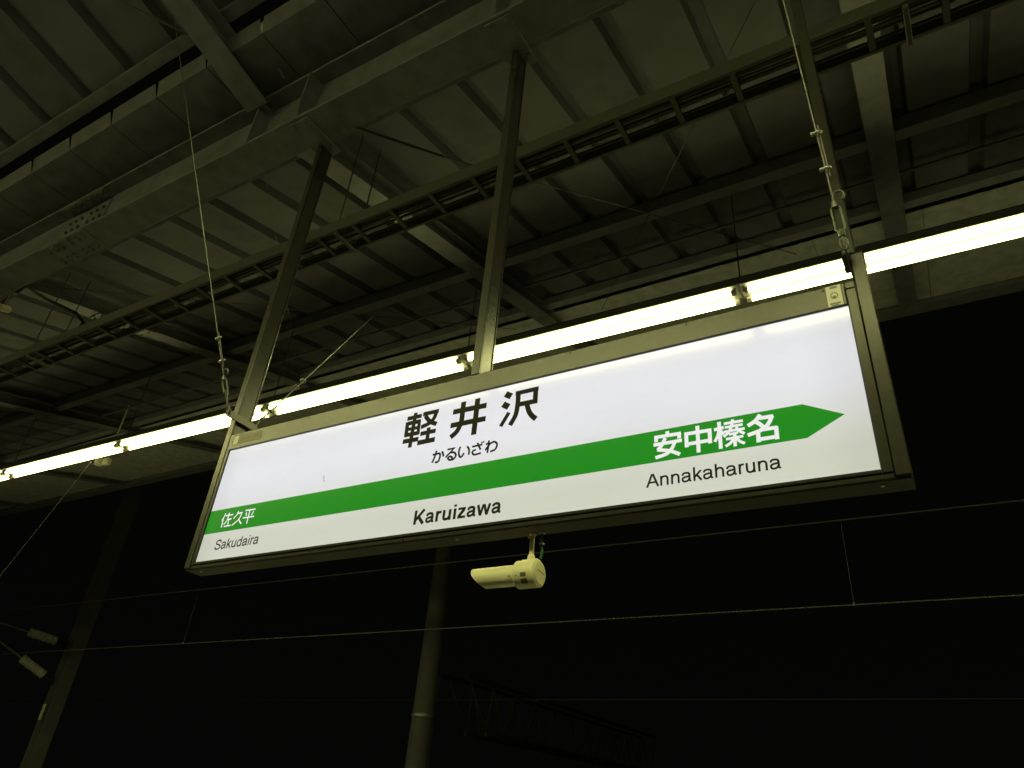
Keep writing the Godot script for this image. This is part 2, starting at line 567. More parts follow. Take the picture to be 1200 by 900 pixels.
func make_fixture(tube_material: Material, hooded: bool) -> Node3D:
	var t := Node3D.new()
	var L := 2.43
	# tubes run along x; origin at the middle, at the height of the tube axis
	var st := begin()
	var plain := PackedVector2Array([Vector2(-0.026, 0.012), Vector2(0.026, 0.012), Vector2(0.09, 0.042), Vector2(0.09, 0.05), Vector2(-0.09, 0.05), Vector2(-0.09, 0.042)])
	var hood := PackedVector2Array([Vector2(-0.026, 0.012), Vector2(0.026, 0.012), Vector2(0.034, 0.028), Vector2(0.086, 0.03), Vector2(0.09, 0.016), Vector2(0.094, 0.016), Vector2(0.092, 0.05), Vector2(-0.092, 0.05), Vector2(-0.094, 0.016), Vector2(-0.09, 0.016), Vector2(-0.086, 0.03), Vector2(-0.034, 0.028)])
	prism(st, hood if hooded else plain, -L / 2 + 0.003, L / 2 - 0.003, Transform3D(Basis(Vector3.UP, PI / 2)))
	commit("housing", st, M.white, t)
	st = begin()
	box(st, Vector3(L - 0.006, 0.062, 0.168), place(0, 0.0815, 0), 0.004)
	commit("gear_box", st, M.gear, t)
	for s: float in [-1.0, 1.0]:
		st = begin()
		tube(st, [Vector3(-1.165, 0, 0.058 * s), Vector3(1.165, 0, 0.058 * s)], 0.019, 14)
		commit("fluorescent_tube", st, tube_material, t)
		for e: float in [-1.0, 1.0]:
			st = begin()
			lathe(st, Vector3(1.165 * e, 0, 0.058 * s), Vector3(e, 0, 0), [Vector2(-0.012, 0.0), Vector2(-0.012, 0.024), Vector2(0.018, 0.027), Vector2(0.026, 0.02), Vector2(0.026, 0.0)], 14)
			span(st, Vector3(1.172 * e, 0.0, 0.058 * s - 0.016), Vector3(1.19 * e, 0.042, 0.058 * s + 0.016), 0.003)
			commit("socket", st, M.socket, t)
	return t

func lights() -> void:
	var place_words := ["at the right edge behind the sign's right post", "over the right half of the sign", "over the left half of the sign", "just left of the sign's left post", "second from the left edge beside the small cream sensor", "at the far left end of the lit row"]
	for row in 2:
		var proto := make_fixture(M.tube if row == 0 else M.new_tube, row == 1)
		for k: int in (range(-2, 7) if row == 0 else range(9)):
			var x := -0.92 + 1.215 - 2.43 * k + (0.0 if row == 0 else 4.86)
			var t: Node3D = proto.duplicate()
			t.name = numbered("fluorescent_light")
			add_child(t)
			if row == 0:
				t.position = at(x, 3.515, row_depth(x))
				t.rotation.y = 0.0203
				tag(t, "white twin-tube fluorescent light %s" % (place_words[k] if k >= 0 and k < 6 else "beyond the left edge of the picture" if k > 0 else "just beyond the right edge of the picture" if k == -1 else "farthest beyond the right edge of the picture"), "ceiling light", "fluorescent lights in a row behind the sign")
			else:
				t.position = at(x, 3.515, near_depth(x))
				t.rotation.y = -0.03
				tag(t, "white twin-tube fluorescent light of the row over the near side of the platform", "ceiling light", "fluorescent lights over the near side of the platform")
			var al := AreaLight3D.new()
			al.name = "tube_light"
			al.area_size = Vector2(2.33, 0.15 if row == 0 else 0.12)
			al.light_energy = SHARE[row]
			al.light_color = TUBE_COLOR.linear_to_srgb()
			al.area_range = 30.0
			al.area_attenuation = 2.0
			al.shadow_enabled = true
			al.rotation.x = -PI / 2
			al.position = Vector3(0, -0.0215, 0)
			t.add_child(al)
		proto.free()
	# the raceway that carries the far row, hung on rods from the purlin
	for row in 2:
		var t := thing("light_raceway", "long steel raceway carrying the lit row behind the sign" if row == 0 else "long steel raceway carrying the lights over the near side", "raceway")
		var a := at(6.5, 3.655, row_depth(6.5)) if row == 0 else at(5.5, 3.655, near_depth(5.5))
		var b := at(-15.6, 3.655, row_depth(-15.6)) if row == 0 else at(-14.2, 3.655, near_depth(-14.2))
		var st := begin()
		bar(st, a, b, 0.07, 0.046, 0.003)
		commit("channel", st, M.steel, t)
		var x := 6.37
		while x > -15.0:
			st = begin()
			var d := row_depth(x) if row == 0 else near_depth(x)
			tube(st, [at(x, 3.663, d), at(x, roof_y(d) - (0.13 if row == 0 else 0.1), d)], 0.005, 8)
			commit("hanger_rod", st, M.galv, t)
			x -= 2.43

# ------------------------------------------------------------------ the name sign
func station_sign() -> void:
	var s := thing("station_sign", "backlit white station name sign with green arrow band hanging from three posts", "station sign", at(-2.768, 0.863, 1.93))
	var W := 2.668
	var H := 0.530
	# housing box behind the face
	var st := begin()
	span(st, Vector3(-0.0145, -0.0262, -0.082), Vector3(W + 0.0265, H + 0.0785, -0.0035), 0.004)
	span(st, Vector3(-0.054, -0.031, -0.084), Vector3(W + 0.0685, -0.0265, -0.0035), 0.002)
	commit("housing", st, M.frame_dark, s)
	# the frame round the face
	st = begin()
	span(st, Vector3(-0.017, H + 0.001, -0.003), Vector3(W + 0.0, H + 0.081, 0.008), 0.002)
	commit("frame", st, M.frame, s)
	st = begin()
	span(st, Vector3(-0.017, -0.013, -0.003), Vector3(W + 0.0, -0.001, 0.008), 0.002)
	span(st, Vector3(-0.017, -0.031, -0.003), Vector3(W * 0.42, -0.0155, 0.006), 0.002)
	span(st, Vector3(W * 0.42 + 0.003, -0.031, -0.003), Vector3(W + 0.0285, -0.0155, 0.006), 0.002)
	commit("frame", st, M.frame, s)
	st = begin()
	span(st, Vector3(-0.017, -0.001, -0.003), Vector3(-0.0005, H + 0.001, 0.008), 0.002)
	commit("frame", st, M.frame, s)
	st = begin()
	span(st, Vector3(W + 0.002, -0.013, -0.003), Vector3(W + 0.0295, H + 0.055, 0.008), 0.002)
	span(st, Vector3(W + 0.002, H + 0.0565, -0.003), Vector3(W + 0.0295, H + 0.081, 0.008), 0.002)
	commit("frame", st, M.frame, s)
	st = begin()
	for x: float in [0.012, W - 0.005, W * 0.5]:
		lathe(st, Vector3(x, -0.031, -0.03), Vector3.DOWN, [Vector2(0, 0.006), Vector2(0.003, 0.005), Vector2(0.004, 0.0)], 10)
	commit("screw", st, M.bright, s)
	for k in 7:
		for v: Array in [[0.06 + k * (W - 0.12) / 6.0, H + 0.071, 0.008]]:
			st = begin()
			lathe(st, Vector3(v[0], v[1], v[2]), Vector3.BACK, [Vector2(0, 0.0045), Vector2(0.0012, 0.004), Vector2(0.0018, 0.0)], 8)
			commit("screw", st, M.frame, s)
	# lit face
	st = begin()
	var cs := [Vector3(0, 0, 0), Vector3(W, 0, 0), Vector3(W, H, 0), Vector3(0, H, 0)]
	for k: int in [0, 2, 1, 0, 3, 2]:
		st.set_normal(Vector3.BACK)
		st.set_uv(Vector2(cs[k].x / W, 1.0 - cs[k].y / H))
		st.add_vertex(cs[k])
	var face := commit("face_panel", st, M.face, s)
	# the green band with its arrow head
	st = begin()
	prism(st, PackedVector2Array([Vector2(0.0, 0.1230), Vector2(2.5025, 0.1230), Vector2(2.6070, 0.1765), Vector2(2.5025, 0.2305), Vector2(0.0, 0.2305)]), 0.0004, 0.0012)
	commit("arrow_band", st, M.green, face)
	# lettering
	var g := glyphs()
	for v: Array in [["lettering", ["kei", "i", "sawa"], "ink", 0.0013], ["lettering", ["ka", "ru", "ii", "za", "wa"], "ink", 0.0013], ["lettering", ["an", "naka", "hari", "na"], "print_white", 0.0022], ["lettering", ["sa", "ku", "hira"], "print_white", 0.0022]]:
		st = begin()
		var z: float = v[3]
		for name_: String in v[1]:
			for q: Array in g[name_]:
				var pts := PackedVector2Array()
				for k in range(2, q.size(), 2):
					pts.append(Vector2(q[k], q[k + 1]))
				stroke(st, curved(pts) if q[0] == "c" else pts, q[1] * (1.3 if q[1] < 6.45 and z < 0.002 else 1.0), z)
				z += 0.00002
		commit(v[0], st, M[v[2]], face)
	latin(face, "Karuizawa", Vector2(1152, 30), 75.0, true)
	latin(face, "Sakudaira", Vector2(95, 44.5), 59.8, false)
	latin(face, "Annakaharuna", Vector2(2032, 43), 60.8, false)
	# a dark nick on the face
	st = begin()
	stroke(st, PackedVector2Array([Vector2(653, 302), Vector2(656, 285), Vector2(663, 271)]), 2.2, 0.0013)
	commit("nick", st, M.ink, face)
	# hanger posts: a channel with a front flange; the outer two run down the sides of the box
	for v: Array in [[-0.054, -0.0185, -0.0255], [W + 0.0315, W + 0.0685, -0.0255], [W + 0.012, W + 0.048, 0.7125], [1.331, 1.369, H + 0.0815]]:
		st = begin()
		var top := 3.486 - 0.863 if absf(v[0] - W - 0.0315) > 0.001 else 0.709
		span(st, Vector3(v[0], v[2], 0.002), Vector3(v[1], top, 0.010), 0.002)
		span(st, Vector3(v[0] + 0.002, v[2], -0.070), Vector3(v[1] - 0.003, top, -0.001), 0.002)
		span(st, Vector3(v[0], v[2], -0.080), Vector3(v[1], top, -0.072), 0.002)
		var post := commit("hanger_post", st, M.frame, s)
		if top < 1.0:
			st = begin()
			span(st, Vector3(W + 0.008, 0.7095, -0.081), Vector3(W + 0.0705, 0.712, 0.011), 0.001)
			commit("joint_plate", st, M.frame, post)
			continue
		# clamp to the girder: gusset, strap and head plate
		var cx: float = (v[0] + v[1]) / 2.0
		st = begin()
		span(st, Vector3(cx - 0.075, top, -0.09), Vector3(cx + 0.075, top + 0.0125, 0.205), 0.002)
		span(st, Vector3(cx - 0.09, top + 0.014, -0.012), Vector3(cx + 0.0, top + 0.034, -0.002), 0.001)
		commit("girder_clamp", st, M.beam, post)
		st = begin()
		prism(st, PackedVector2Array([Vector2(0.13, top + 0.0325), Vector2(0.224, top + 0.0325), Vector2(0.235, top + 0.10), Vector2(0.235, top + 0.43), Vector2(0.13, top + 0.43)]), cx - 0.006, cx + 0.006, Transform3D(Basis(Vector3(0, 0, 1), Vector3(0, 1, 0), Vector3(1, 0, 0)), Vector3.ZERO))
		commit("gusset", st, M.beam, post)
		st = begin()
		for e: float in [-0.05, 0.05]:
			lathe(st, Vector3(cx + e, top, -0.04), Vector3.DOWN, [Vector2(0, 0.012), Vector2(0.014, 0.012), Vector2(0.018, 0.0)], 6)
			lathe(st, Vector3(cx + e, top, 0.18), Vector3.DOWN, [Vector2(0, 0.012), Vector2(0.014, 0.012), Vector2(0.018, 0.0)], 6)
		commit("bolt", st, M.galv, post)
	# foot of the middle post
	st = begin()
	span(st, Vector3(1.29, H + 0.0795, -0.075), Vector3(1.42, H + 0.0865, 0.0), 0.002)
	for e: float in [1.305, 1.385, 1.405]:
		lathe(st, Vector3(e, H + 0.0865, -0.02), Vector3.UP, [Vector2(0, 0.011), Vector2(0.010, 0.011), Vector2(0.014, 0.0)], 6)
	commit("foot_plate", st, M.frame, s)
	# eye bars for the guy wires on the outer posts
	for x: float in [0.0, W + 0.032]:
		st = begin()
		bar(st, Vector3(x - 0.005, H + 0.168, 0.075), Vector3(x - 0.005, H + 0.168, -0.105), 0.007, 0.036, 0.002)
		for z: float in [0.062, -0.092]:
			var ring := []
			for k in 13:
				ring.append(Vector3(x - 0.005, H + 0.168, z) + Vector3(0, cos(TAU * k / 12.0), sin(TAU * k / 12.0)) * 0.016)
			tube(st, ring, 0.0035, 6)
		commit("eye_bar", st, M.galv, s)
	# maker's label at the top left and inspection sticker at the top right of the frame
	st = begin()
	span(st, Vector3(0.012, H + 0.022, 0.0082), Vector3(0.20, H + 0.068, 0.009))
	var lab := commit("label", st, M.label_dark, s)
	st = begin()
	span(st, Vector3(0.016, H + 0.025, 0.0091), Vector3(0.046, H + 0.065, 0.0096))
	commit("label_patch", st, M.sticker, lab)
	st = begin()
	for r in 2:
		for k in 12 - r * 2:
			stroke(st, PackedVector2Array([Vector2(56 + k * 11.5, 530 + 34 + r * 16), Vector2(56 + k * 11.5 + 7 - (k % 3), 530 + 34 + r * 16 + (k % 2) * 2)]), 8.0 - (k * 3 % 4), 0.0096)
	commit("label_print", st, paint(Color(0.3, 0.27, 0.2), 0.5), lab)
	st = begin()
	span(st, Vector3(W - 0.052, H + 0.004, 0.0082), Vector3(W - 0.010, H + 0.079, 0.009))
	var tagged := commit("sticker", st, M.sticker, s)
	st = begin()
	var arc := PackedVector2Array()
	for k in 17:
		arc.append(Vector2((W - 0.031) * 1000 + cos(TAU * k / 16.0) * 9.5, (H + 0.042) * 1000 + sin(TAU * k / 16.0) * 11))
	stroke(st, arc, 2.6, 0.0094)
	stroke(st, PackedVector2Array([Vector2((W - 0.036) * 1000, 566), Vector2((W - 0.026) * 1000, 566)]), 9, 0.0095)
	stroke(st, PackedVector2Array([Vector2((W - 0.046) * 1000, 543), Vector2((W - 0.017) * 1000, 543)]), 5, 0.0095)
	stroke(st, PackedVector2Array([Vector2((W - 0.044) * 1000, 537), Vector2((W - 0.022) * 1000, 537)]), 3, 0.0095)
	stroke(st, PackedVector2Array([Vector2((W - 0.04) * 1000, 602), Vector2((W - 0.02) * 1000, 602)]), 7, 0.0095)
	commit("sticker_print", st, paint(Color(0.22, 0.22, 0.2), 0.5), tagged)

# flat Latin letters drawn with a pen: widths and skeletons in thousandths of the type size
func latin(parent: Node3D, text: String, at_mm: Vector2, size: float, bold: bool) -> void:
	var regular := {
		"A": [667, [82, 45, 0, 318, 700], [82, 622, 0, 349, 700], [74, 150, 245, 517, 245]],
		"S": [667, [80, "c", 580, 500, 555, 600, 465, 668, 330, 680, 180, 650, 118, 560, 135, 460, 235, 397, 400, 355, 535, 300, 585, 205, 555, 110, 460, 45, 330, 28, 180, 58, 100, 130, 80, 232]],
		"a": [556, [80, 425, 400, 425, 130], [76, "c", 80, 360, 110, 440, 190, 482, 300, 482, 390, 455, 422, 385], [70, "c", 425, 130, 440, 62, 515, 42], [76, "c", 422, 300, 330, 283, 190, 265, 100, 222, 82, 140, 115, 65, 200, 35, 300, 52, 385, 110, 424, 200]],
		"n": [556, [80, 110, 523, 110, 0], [78, "c", 112, 330, 160, 430, 250, 482, 360, 472, 425, 405, 440, 320], [80, 440, 330, 440, 0]],
		"h": [556, [80, 110, 718, 110, 0], [78, "c", 112, 330, 160, 430, 250, 482, 360, 472, 425, 405, 440, 320], [80, 440, 330, 440, 0]],
		"u": [556, [80, 440, 523, 440, 0], [78, "c", 438, 193, 390, 93, 300, 41, 190, 51, 125, 118, 112, 203], [80, 112, 193, 112, 523]],
		"k": [500, [80, 110, 718, 110, 0], [80, 440, 523, 120, 195], [84, 225, 315, 455, 0]],
		"r": [333, [80, 110, 523, 110, 0], [78, "c", 112, 300, 140, 410, 210, 470, 322, 478]],
		"i": [222, [80, 111, 523, 111, 0], [80, 111, 718, 111, 630]],
		"d": [556, [80, 445, 718, 445, 0], [76, "c", 443, 350, 390, 440, 280, 485, 155, 440, 90, 330, 86, 220, 115, 110, 195, 45, 290, 38, 390, 90, 443, 190]],
	}
	var heavy := {
		"K": [722, [140, 140, 718, 140, 0], [142, 625, 718, 165, 215], [150, 300, 405, 635, 0]],
		"a": [556, [130, 420, 380, 420, 120], [118, "c", 100, 345, 135, 425, 215, 462, 310, 462, 395, 430, 420, 360], [100, "c", 420, 130, 435, 60, 515, 45], [112, "c", 418, 285, 320, 268, 185, 245, 105, 195, 98, 120, 150, 60, 240, 55, 340, 92, 412, 175]],
		"r": [389, [138, 135, 523, 135, 0], [126, "c", 138, 270, 165, 380, 245, 445, 372, 446]],
		"u": [611, [138, 474, 523, 474, 0], [124, "c", 470, 220, 420, 125, 320, 64, 225, 62, 150, 105, 137, 195], [138, 137, 190, 137, 523]],
		"i": [278, [140, 139, 523, 139, 0], [140, 139, 718, 139, 612]],
		"z": [500, [110, 42, 468, 455, 468], [150, 385, 430, 95, 90], [112, 32, 56, 468, 56]],
		"w": [778, [128, 72, 523, 222, 0], [116, 222, 0, 372, 523], [116, 406, 523, 556, 0], [128, 556, 0, 706, 523]],
	}
	var set_ := heavy if bold else regular
	var st := begin()
	var pen := 0.0
	var z := 0.0013
	for ch in text:
		var gl: Array = set_[ch]
		for k in range(1, gl.size()):
			var q: Array = gl[k]
			var bend := q[1] is String
			var pts := PackedVector2Array()
			for j in range(2 if bend else 1, q.size(), 2):
				pts.append(at_mm + Vector2(pen + q[j], q[j + 1]) * size * 0.001)
			stroke(st, curved(pts) if bend else pts, q[0] * size * 0.001 * (1.08 if bold else 1.3), z)
			z += 0.00001
		pen += gl[0]
	commit("lettering", st, M.ink, parent)

# the brushless gothic characters of the sign: [straight or curved, pen width, points], millimetres from the face's lower left corner
func glyphs() -> Dictionary:
	return {
	"kei": [
		["s", 18.5, 1044.5, 483.5, 1114.9, 483.4],
		["s", 18.4, 1046.7, 460.6, 1113.4, 459.7],
		["s", 14.5, 1047.1, 434, 1113, 432.7],
		["s", 18.0, 1047.4, 409.4, 1113.1, 408.3],
		["s", 18.3, 1048.7, 467.8, 1051.9, 401.8],
		["s", 15.5, 1107.1, 464.8, 1110.9, 400.4],
		["s", 18.1, 1082.5, 503, 1080.9, 424.8, 1080.5, 350.3],
		["s", 19.9, 1041.2, 382.7, 1116.5, 380.7],
		["s", 18.3, 1120.8, 488, 1195.8, 487.8],
		["c", 18.6, 1184.8, 492.6, 1179.2, 462.4, 1159.1, 441.6, 1120.2, 430.8],
		["c", 18.1, 1132.6, 479.7, 1159.2, 449, 1194.3, 430.3],
		["s", 18.7, 1122.5, 401.1, 1195, 401.7],
		["s", 17.6, 1159.4, 422.5, 1160.1, 356.9],
		["s", 21.0, 1114.8, 363.7, 1197.1, 364],
	],
	"i": [
		["s", 22.7, 1265.5, 466.7, 1416.1, 464.4],
		["s", 22.2, 1262.3, 409, 1418.4, 407.9],
		["c", 22.5, 1309.6, 503.1, 1310.1, 463.4, 1309.4, 414.7, 1295.4, 379.1, 1269.3, 358.4],
		["s", 23.2, 1372.9, 503.4, 1373.2, 349.4],
	],
	"sawa": [
		["s", 24.7, 1494.8, 494.6, 1521.1, 478.5],
		["s", 24.3, 1487.9, 452.8, 1513.9, 435.6],
		["s", 16.6, 1517.2, 412.1, 1487.2, 361.2],
		["s", 18.5, 1538.4, 486.3, 1633.7, 486.6],
		["c", 20.1, 1549.3, 494.2, 1551.1, 446, 1546.7, 397.6, 1526.5, 357.9],
		["s", 20.1, 1622.3, 495.2, 1623.1, 426.6],
		["s", 20.0, 1551.8, 437.1, 1632.2, 435.5],
		["c", 19.6, 1589.8, 430.4, 1601.3, 397.7, 1616.5, 376.1, 1631.5, 362.1],
	],
	"ka": [
		["c", 6.4, 1197.9, 298.9, 1212.2, 299.6, 1227.2, 299.9, 1233.1, 291.5, 1231.7, 275.7, 1226.9, 265.9, 1213.2, 266],
		["c", 6.4, 1213.3, 313.6, 1209.4, 290.6, 1200.4, 265.5],
		["c", 6.4, 1239.1, 306.5, 1245.6, 295.4, 1249.3, 283.2],
	],
	"ru": [
		["s", 6.3, 1263.4, 309.1, 1292.8, 309.3, 1259.6, 277.5],
		["c", 6.3, 1263.7, 282.4, 1278.3, 293.4, 1296, 291.4, 1305, 280.1, 1301.6, 269.7, 1291.8, 263.6, 1278.2, 265.2, 1271, 273.1, 1277.7, 278.7, 1287.7, 274.1, 1291.5, 266.1],
	],
	"ii": [
		["c", 6.2, 1320.9, 310.8, 1316.7, 296.3, 1319.1, 277.6, 1327, 267.7, 1334.4, 271.3, 1340.2, 281.9],
		["c", 6.2, 1351.5, 306.7, 1361.3, 290.8, 1362.4, 270.7],
	],
	"za": [
		["s", 6.0, 1372.6, 300.9, 1417, 302],
		["c", 5.9, 1394.6, 312.7, 1402.8, 297.8, 1411.4, 282.2],
		["c", 5.9, 1391.1, 286.6, 1378, 281.7, 1378.5, 273.2, 1388.3, 266.6, 1414.5, 268.5],
		["s", 4.5, 1412.1, 313.1, 1416.4, 306.9],
		["s", 4.5, 1419.7, 314.6, 1423.9, 308.4],
	],
	"wa": [
		["c", 6.1, 1443.4, 313.3, 1443.7, 290.3, 1442.2, 263.8],
		["c", 6.1, 1431.5, 299.8, 1447.1, 301.2, 1442.2, 288.2, 1431.5, 275.7],
		["c", 6.1, 1433.1, 277.8, 1447.6, 296.8, 1464.6, 303.8, 1477.4, 296.1, 1479.2, 282.6, 1471.6, 270.9, 1453.2, 267.1],
	],
	"an": [
		["s", 11.9, 2103.3, 221.3, 2104.2, 207],
		["s", 11.9, 2061.2, 206.9, 2146.2, 205.7],
		["s", 11.9, 2066.8, 208.4, 2067.2, 189.6],
		["s", 11.7, 2141.5, 207.5, 2140.2, 189.3],
		["s", 11.7, 2058.3, 181.4, 2148.5, 181.6],
		["s", 11.8, 2096.4, 198.7, 2083.5, 174.5, 2071.5, 162],
		["c", 11.6, 2069.8, 163.1, 2098, 156.3, 2117, 149.3, 2140.8, 135.8],
		["c", 11.6, 2125.3, 178.2, 2117.6, 161.6, 2099.3, 144.6, 2063.6, 136.9],
	],
	"naka": [
		["s", 12.0, 2156.9, 200.3, 2239.9, 198.7],
		["s", 12.0, 2162.7, 200.6, 2162.8, 154.9],
		["s", 11.8, 2234.5, 204.1, 2233.9, 155.2],
		["s", 11.8, 2159.5, 165.2, 2236, 165.5],
		["s", 11.9, 2198.1, 221.1, 2197.9, 131.6],
	],
	"hari": [
		["s", 10.3, 2248, 197.4, 2277.2, 199.7],
		["s", 11.4, 2264.1, 221, 2264.1, 131.6],
		["c", 9.1, 2263, 196.5, 2257.6, 175.5, 2248, 157.4],
		["c", 9.5, 2267.3, 191.6, 2269.9, 185.1, 2275.4, 176.4],
		["s", 9.1, 2278.1, 211.7, 2334.2, 211.3],
		["s", 8.3, 2280, 198.8, 2332.7, 199],
		["s", 8.2, 2276.1, 184.9, 2337.5, 184.8],
		["c", 9.1, 2304.8, 221.4, 2300.4, 201.1, 2290.9, 182, 2274.8, 168.6],
		["c", 9.0, 2313, 193.6, 2319.8, 181.3, 2335.7, 168],
		["s", 7.8, 2291.1, 173.4, 2317.6, 175.4],
		["s", 8.5, 2281.2, 159.9, 2331.4, 160.6],
		["s", 10.0, 2308, 175.3, 2305.9, 132],
		["c", 8.9, 2303.1, 158.9, 2293.2, 145, 2278.1, 137.1],
		["c", 8.8, 2311.3, 159.3, 2320.2, 145.9, 2334.1, 136.7],
	],
	"na": [
		["c", 12.5, 2384.9, 220.8, 2369.4, 203.1, 2346.7, 190.8],
		["s", 12.4, 2381.2, 209.1, 2420.2, 208.5],
		["c", 12.3, 2417.8, 210.5, 2404.3, 186.2, 2384.1, 170.6, 2344, 160.5],
		["c", 12.4, 2370.8, 198.9, 2381, 189.9, 2391.2, 177],
		["s", 12.2, 2373.8, 168.8, 2372.7, 132.6],
		["s", 12.2, 2379.1, 171.2, 2426.9, 170.3],
		["s", 12.0, 2424.8, 174.2, 2423.9, 132.9],
		["s", 12.0, 2374.5, 141.5, 2423.7, 141.4],
	],
	"sa": [
		["c", 6.5, 105.8, 208.2, 101.6, 191.6, 93.1, 176.4],
		["s", 6.5, 98.8, 190.3, 103.7, 142.8],
		["s", 6.5, 110.1, 195.7, 157.6, 196.2],
		["c", 6.5, 129.1, 208.4, 128.3, 175.3, 113.1, 154.6],
		["s", 6.5, 128, 176.1, 154.8, 177.1],
		["s", 6.4, 138.2, 174, 141.6, 146.3],
		["s", 6.4, 118.7, 146.2, 160.1, 146.5],
	],
	"ku": [
		["c", 6.5, 187.2, 207.9, 182.1, 191.1, 167.3, 175.6],
		["s", 6.4, 185.6, 196.3, 215.6, 198.4],
		["c", 6.4, 211.5, 199.4, 208.4, 179.7, 195.4, 162.2, 168.2, 145.1],
		["c", 6.3, 203.2, 169.2, 215.6, 154.9, 227.4, 145.5],
	],
	"hira": [
		["s", 6.4, 230.1, 204.5, 292.2, 203.2],
		["s", 6.4, 239.2, 195, 245.6, 179],
		["s", 6.3, 284.6, 194.7, 277.7, 177.6],
		["s", 6.3, 227.4, 170.9, 296.3, 170.5],
		["s", 6.3, 259.2, 202, 261.3, 142.2],
	],
	}

# ------------------------------------------------------------------ guy wires
func wire_clamp(st: SurfaceTool, p: Vector3, d: Vector3) -> void:
	var u := d.cross(Vector3.BACK).normalized()
	var w := d.cross(u)
	var ring := []
	for k in 11:
		var an := -0.9 * PI + 1.8 * PI * k / 10.0
		ring.append(p + u * cos(an) * 0.014 + w * sin(an) * 0.014 + d * 0.006 * sin(an))
	tube(st, ring, 0.0042, 6)
	box(st, Vector3(0.02, 0.012, 0.012), Transform3D(Basis(u, d, w), p - u * 0.008), 0.002)

func guy(called_label: String, a: Vector3, b: Vector3, clamps: Array, buckle: Array) -> void:
	var t := thing("guy_wire", called_label, "guy wire")
	var d := (b - a).normalized()
	var n := a.distance_to(b)
	var st := begin()
	var from := a.lerp(b, buckle[1] if buckle else 0.02)
	tube(st, [from, b], 0.0031, 8)
	# the doubled tail between the clamps
	if clamps.size() > 1:
		var off := d.cross(Vector3.BACK).normalized() * 0.008
		tube(st, [a.lerp(b, clamps[0] - 0.012) + off, a.lerp(b, clamps[-1] + 0.01) + off], 0.0027, 6)
	commit("strand", st, M.galv, t)
	for c: float in clamps:
		st = begin()
		wire_clamp(st, a.lerp(b, c), d)
		commit("wire_clamp", st, M.bright, t)
	# hook, turnbuckle and shackle between the eye bar and the strand
	st = begin()
	var side := d.cross(Vector3.BACK).normalized()
	if buckle:
		var p0 := a.lerp(b, buckle[0])
		var p1 := a.lerp(b, buckle[1])
		for s: float in [-1.0, 1.0]:
			tube(st, [p0 + side * 0.004 * s, p0 + d * 0.012 + side * 0.013 * s, p1 - d * 0.012 + side * 0.013 * s, p1 + side * 0.004 * s], 0.0038, 6)
		lathe(st, p0 - d * 0.014, d, [Vector2(0, 0.0), Vector2(0, 0.009), Vector2(0.02, 0.011), Vector2(0.022, 0.0)], 8)
		lathe(st, p1 - d * 0.008, d, [Vector2(0, 0.0), Vector2(0, 0.011), Vector2(0.02, 0.009), Vector2(0.022, 0.0)], 8)
		commit("turnbuckle", st, M.galv, t)
		st = begin()
		tube(st, [a, p0 - d * 0.012], 0.005, 6)
		commit("eye_rod", st, M.galv, t)
		st = begin()
		var hook := []
		for k in 10:
			var an := PI * 1.35 * k / 9.0
			hook.append(p1 + d * (0.03 + 0.016 * sin(an)) + side * (0.016 - 0.016 * cos(an)))
		tube(st, hook, 0.0042, 6)
		commit("hook", st, M.galv, t)
		st = begin()
	var ring := []
	for k in 13:
		ring.append(a + d * 0.012 + d * cos(TAU * k / 12.0) * 0.02 + side * sin(TAU * k / 12.0) * 0.011)
	tube(st, ring, 0.0045, 6)
	commit("shackle", st, M.galv, t)

func guy_wires() -> void:
	guy("thin steel guy wire with small clamps rising from the sign's left post towards the viewer", at(-2.772, 1.563, 1.862), at(-3.36, 4.07, 1.04), [0.102, 0.149], [0.038, 0.066])
	guy("steel guy wire with turnbuckle and clamps beside the sign's right post", at(-0.0735, 1.561, 1.868), at(-0.136, 4.14, 1.29), [0.108, 0.16], [0.02, 0.056])
	guy("faint guy wire from the sign's left post crossing the lit tubes to the far roof", at(-2.785, 1.563, 2.022), at(-4.17, 4.62, 4.3), [0.16, 0.19], [0.03, 0.06])
	var t := thing("guy_wire", "thin guy wire slanting down in the dark below the small cream sensor", "guy wire")
	var st := begin()
	tube(st, [at(-8.80, 3.42, 4.30), at(-10.46, 1.14, 4.30)], 0.004, 6)
	commit("strand", st, M.galv, t)

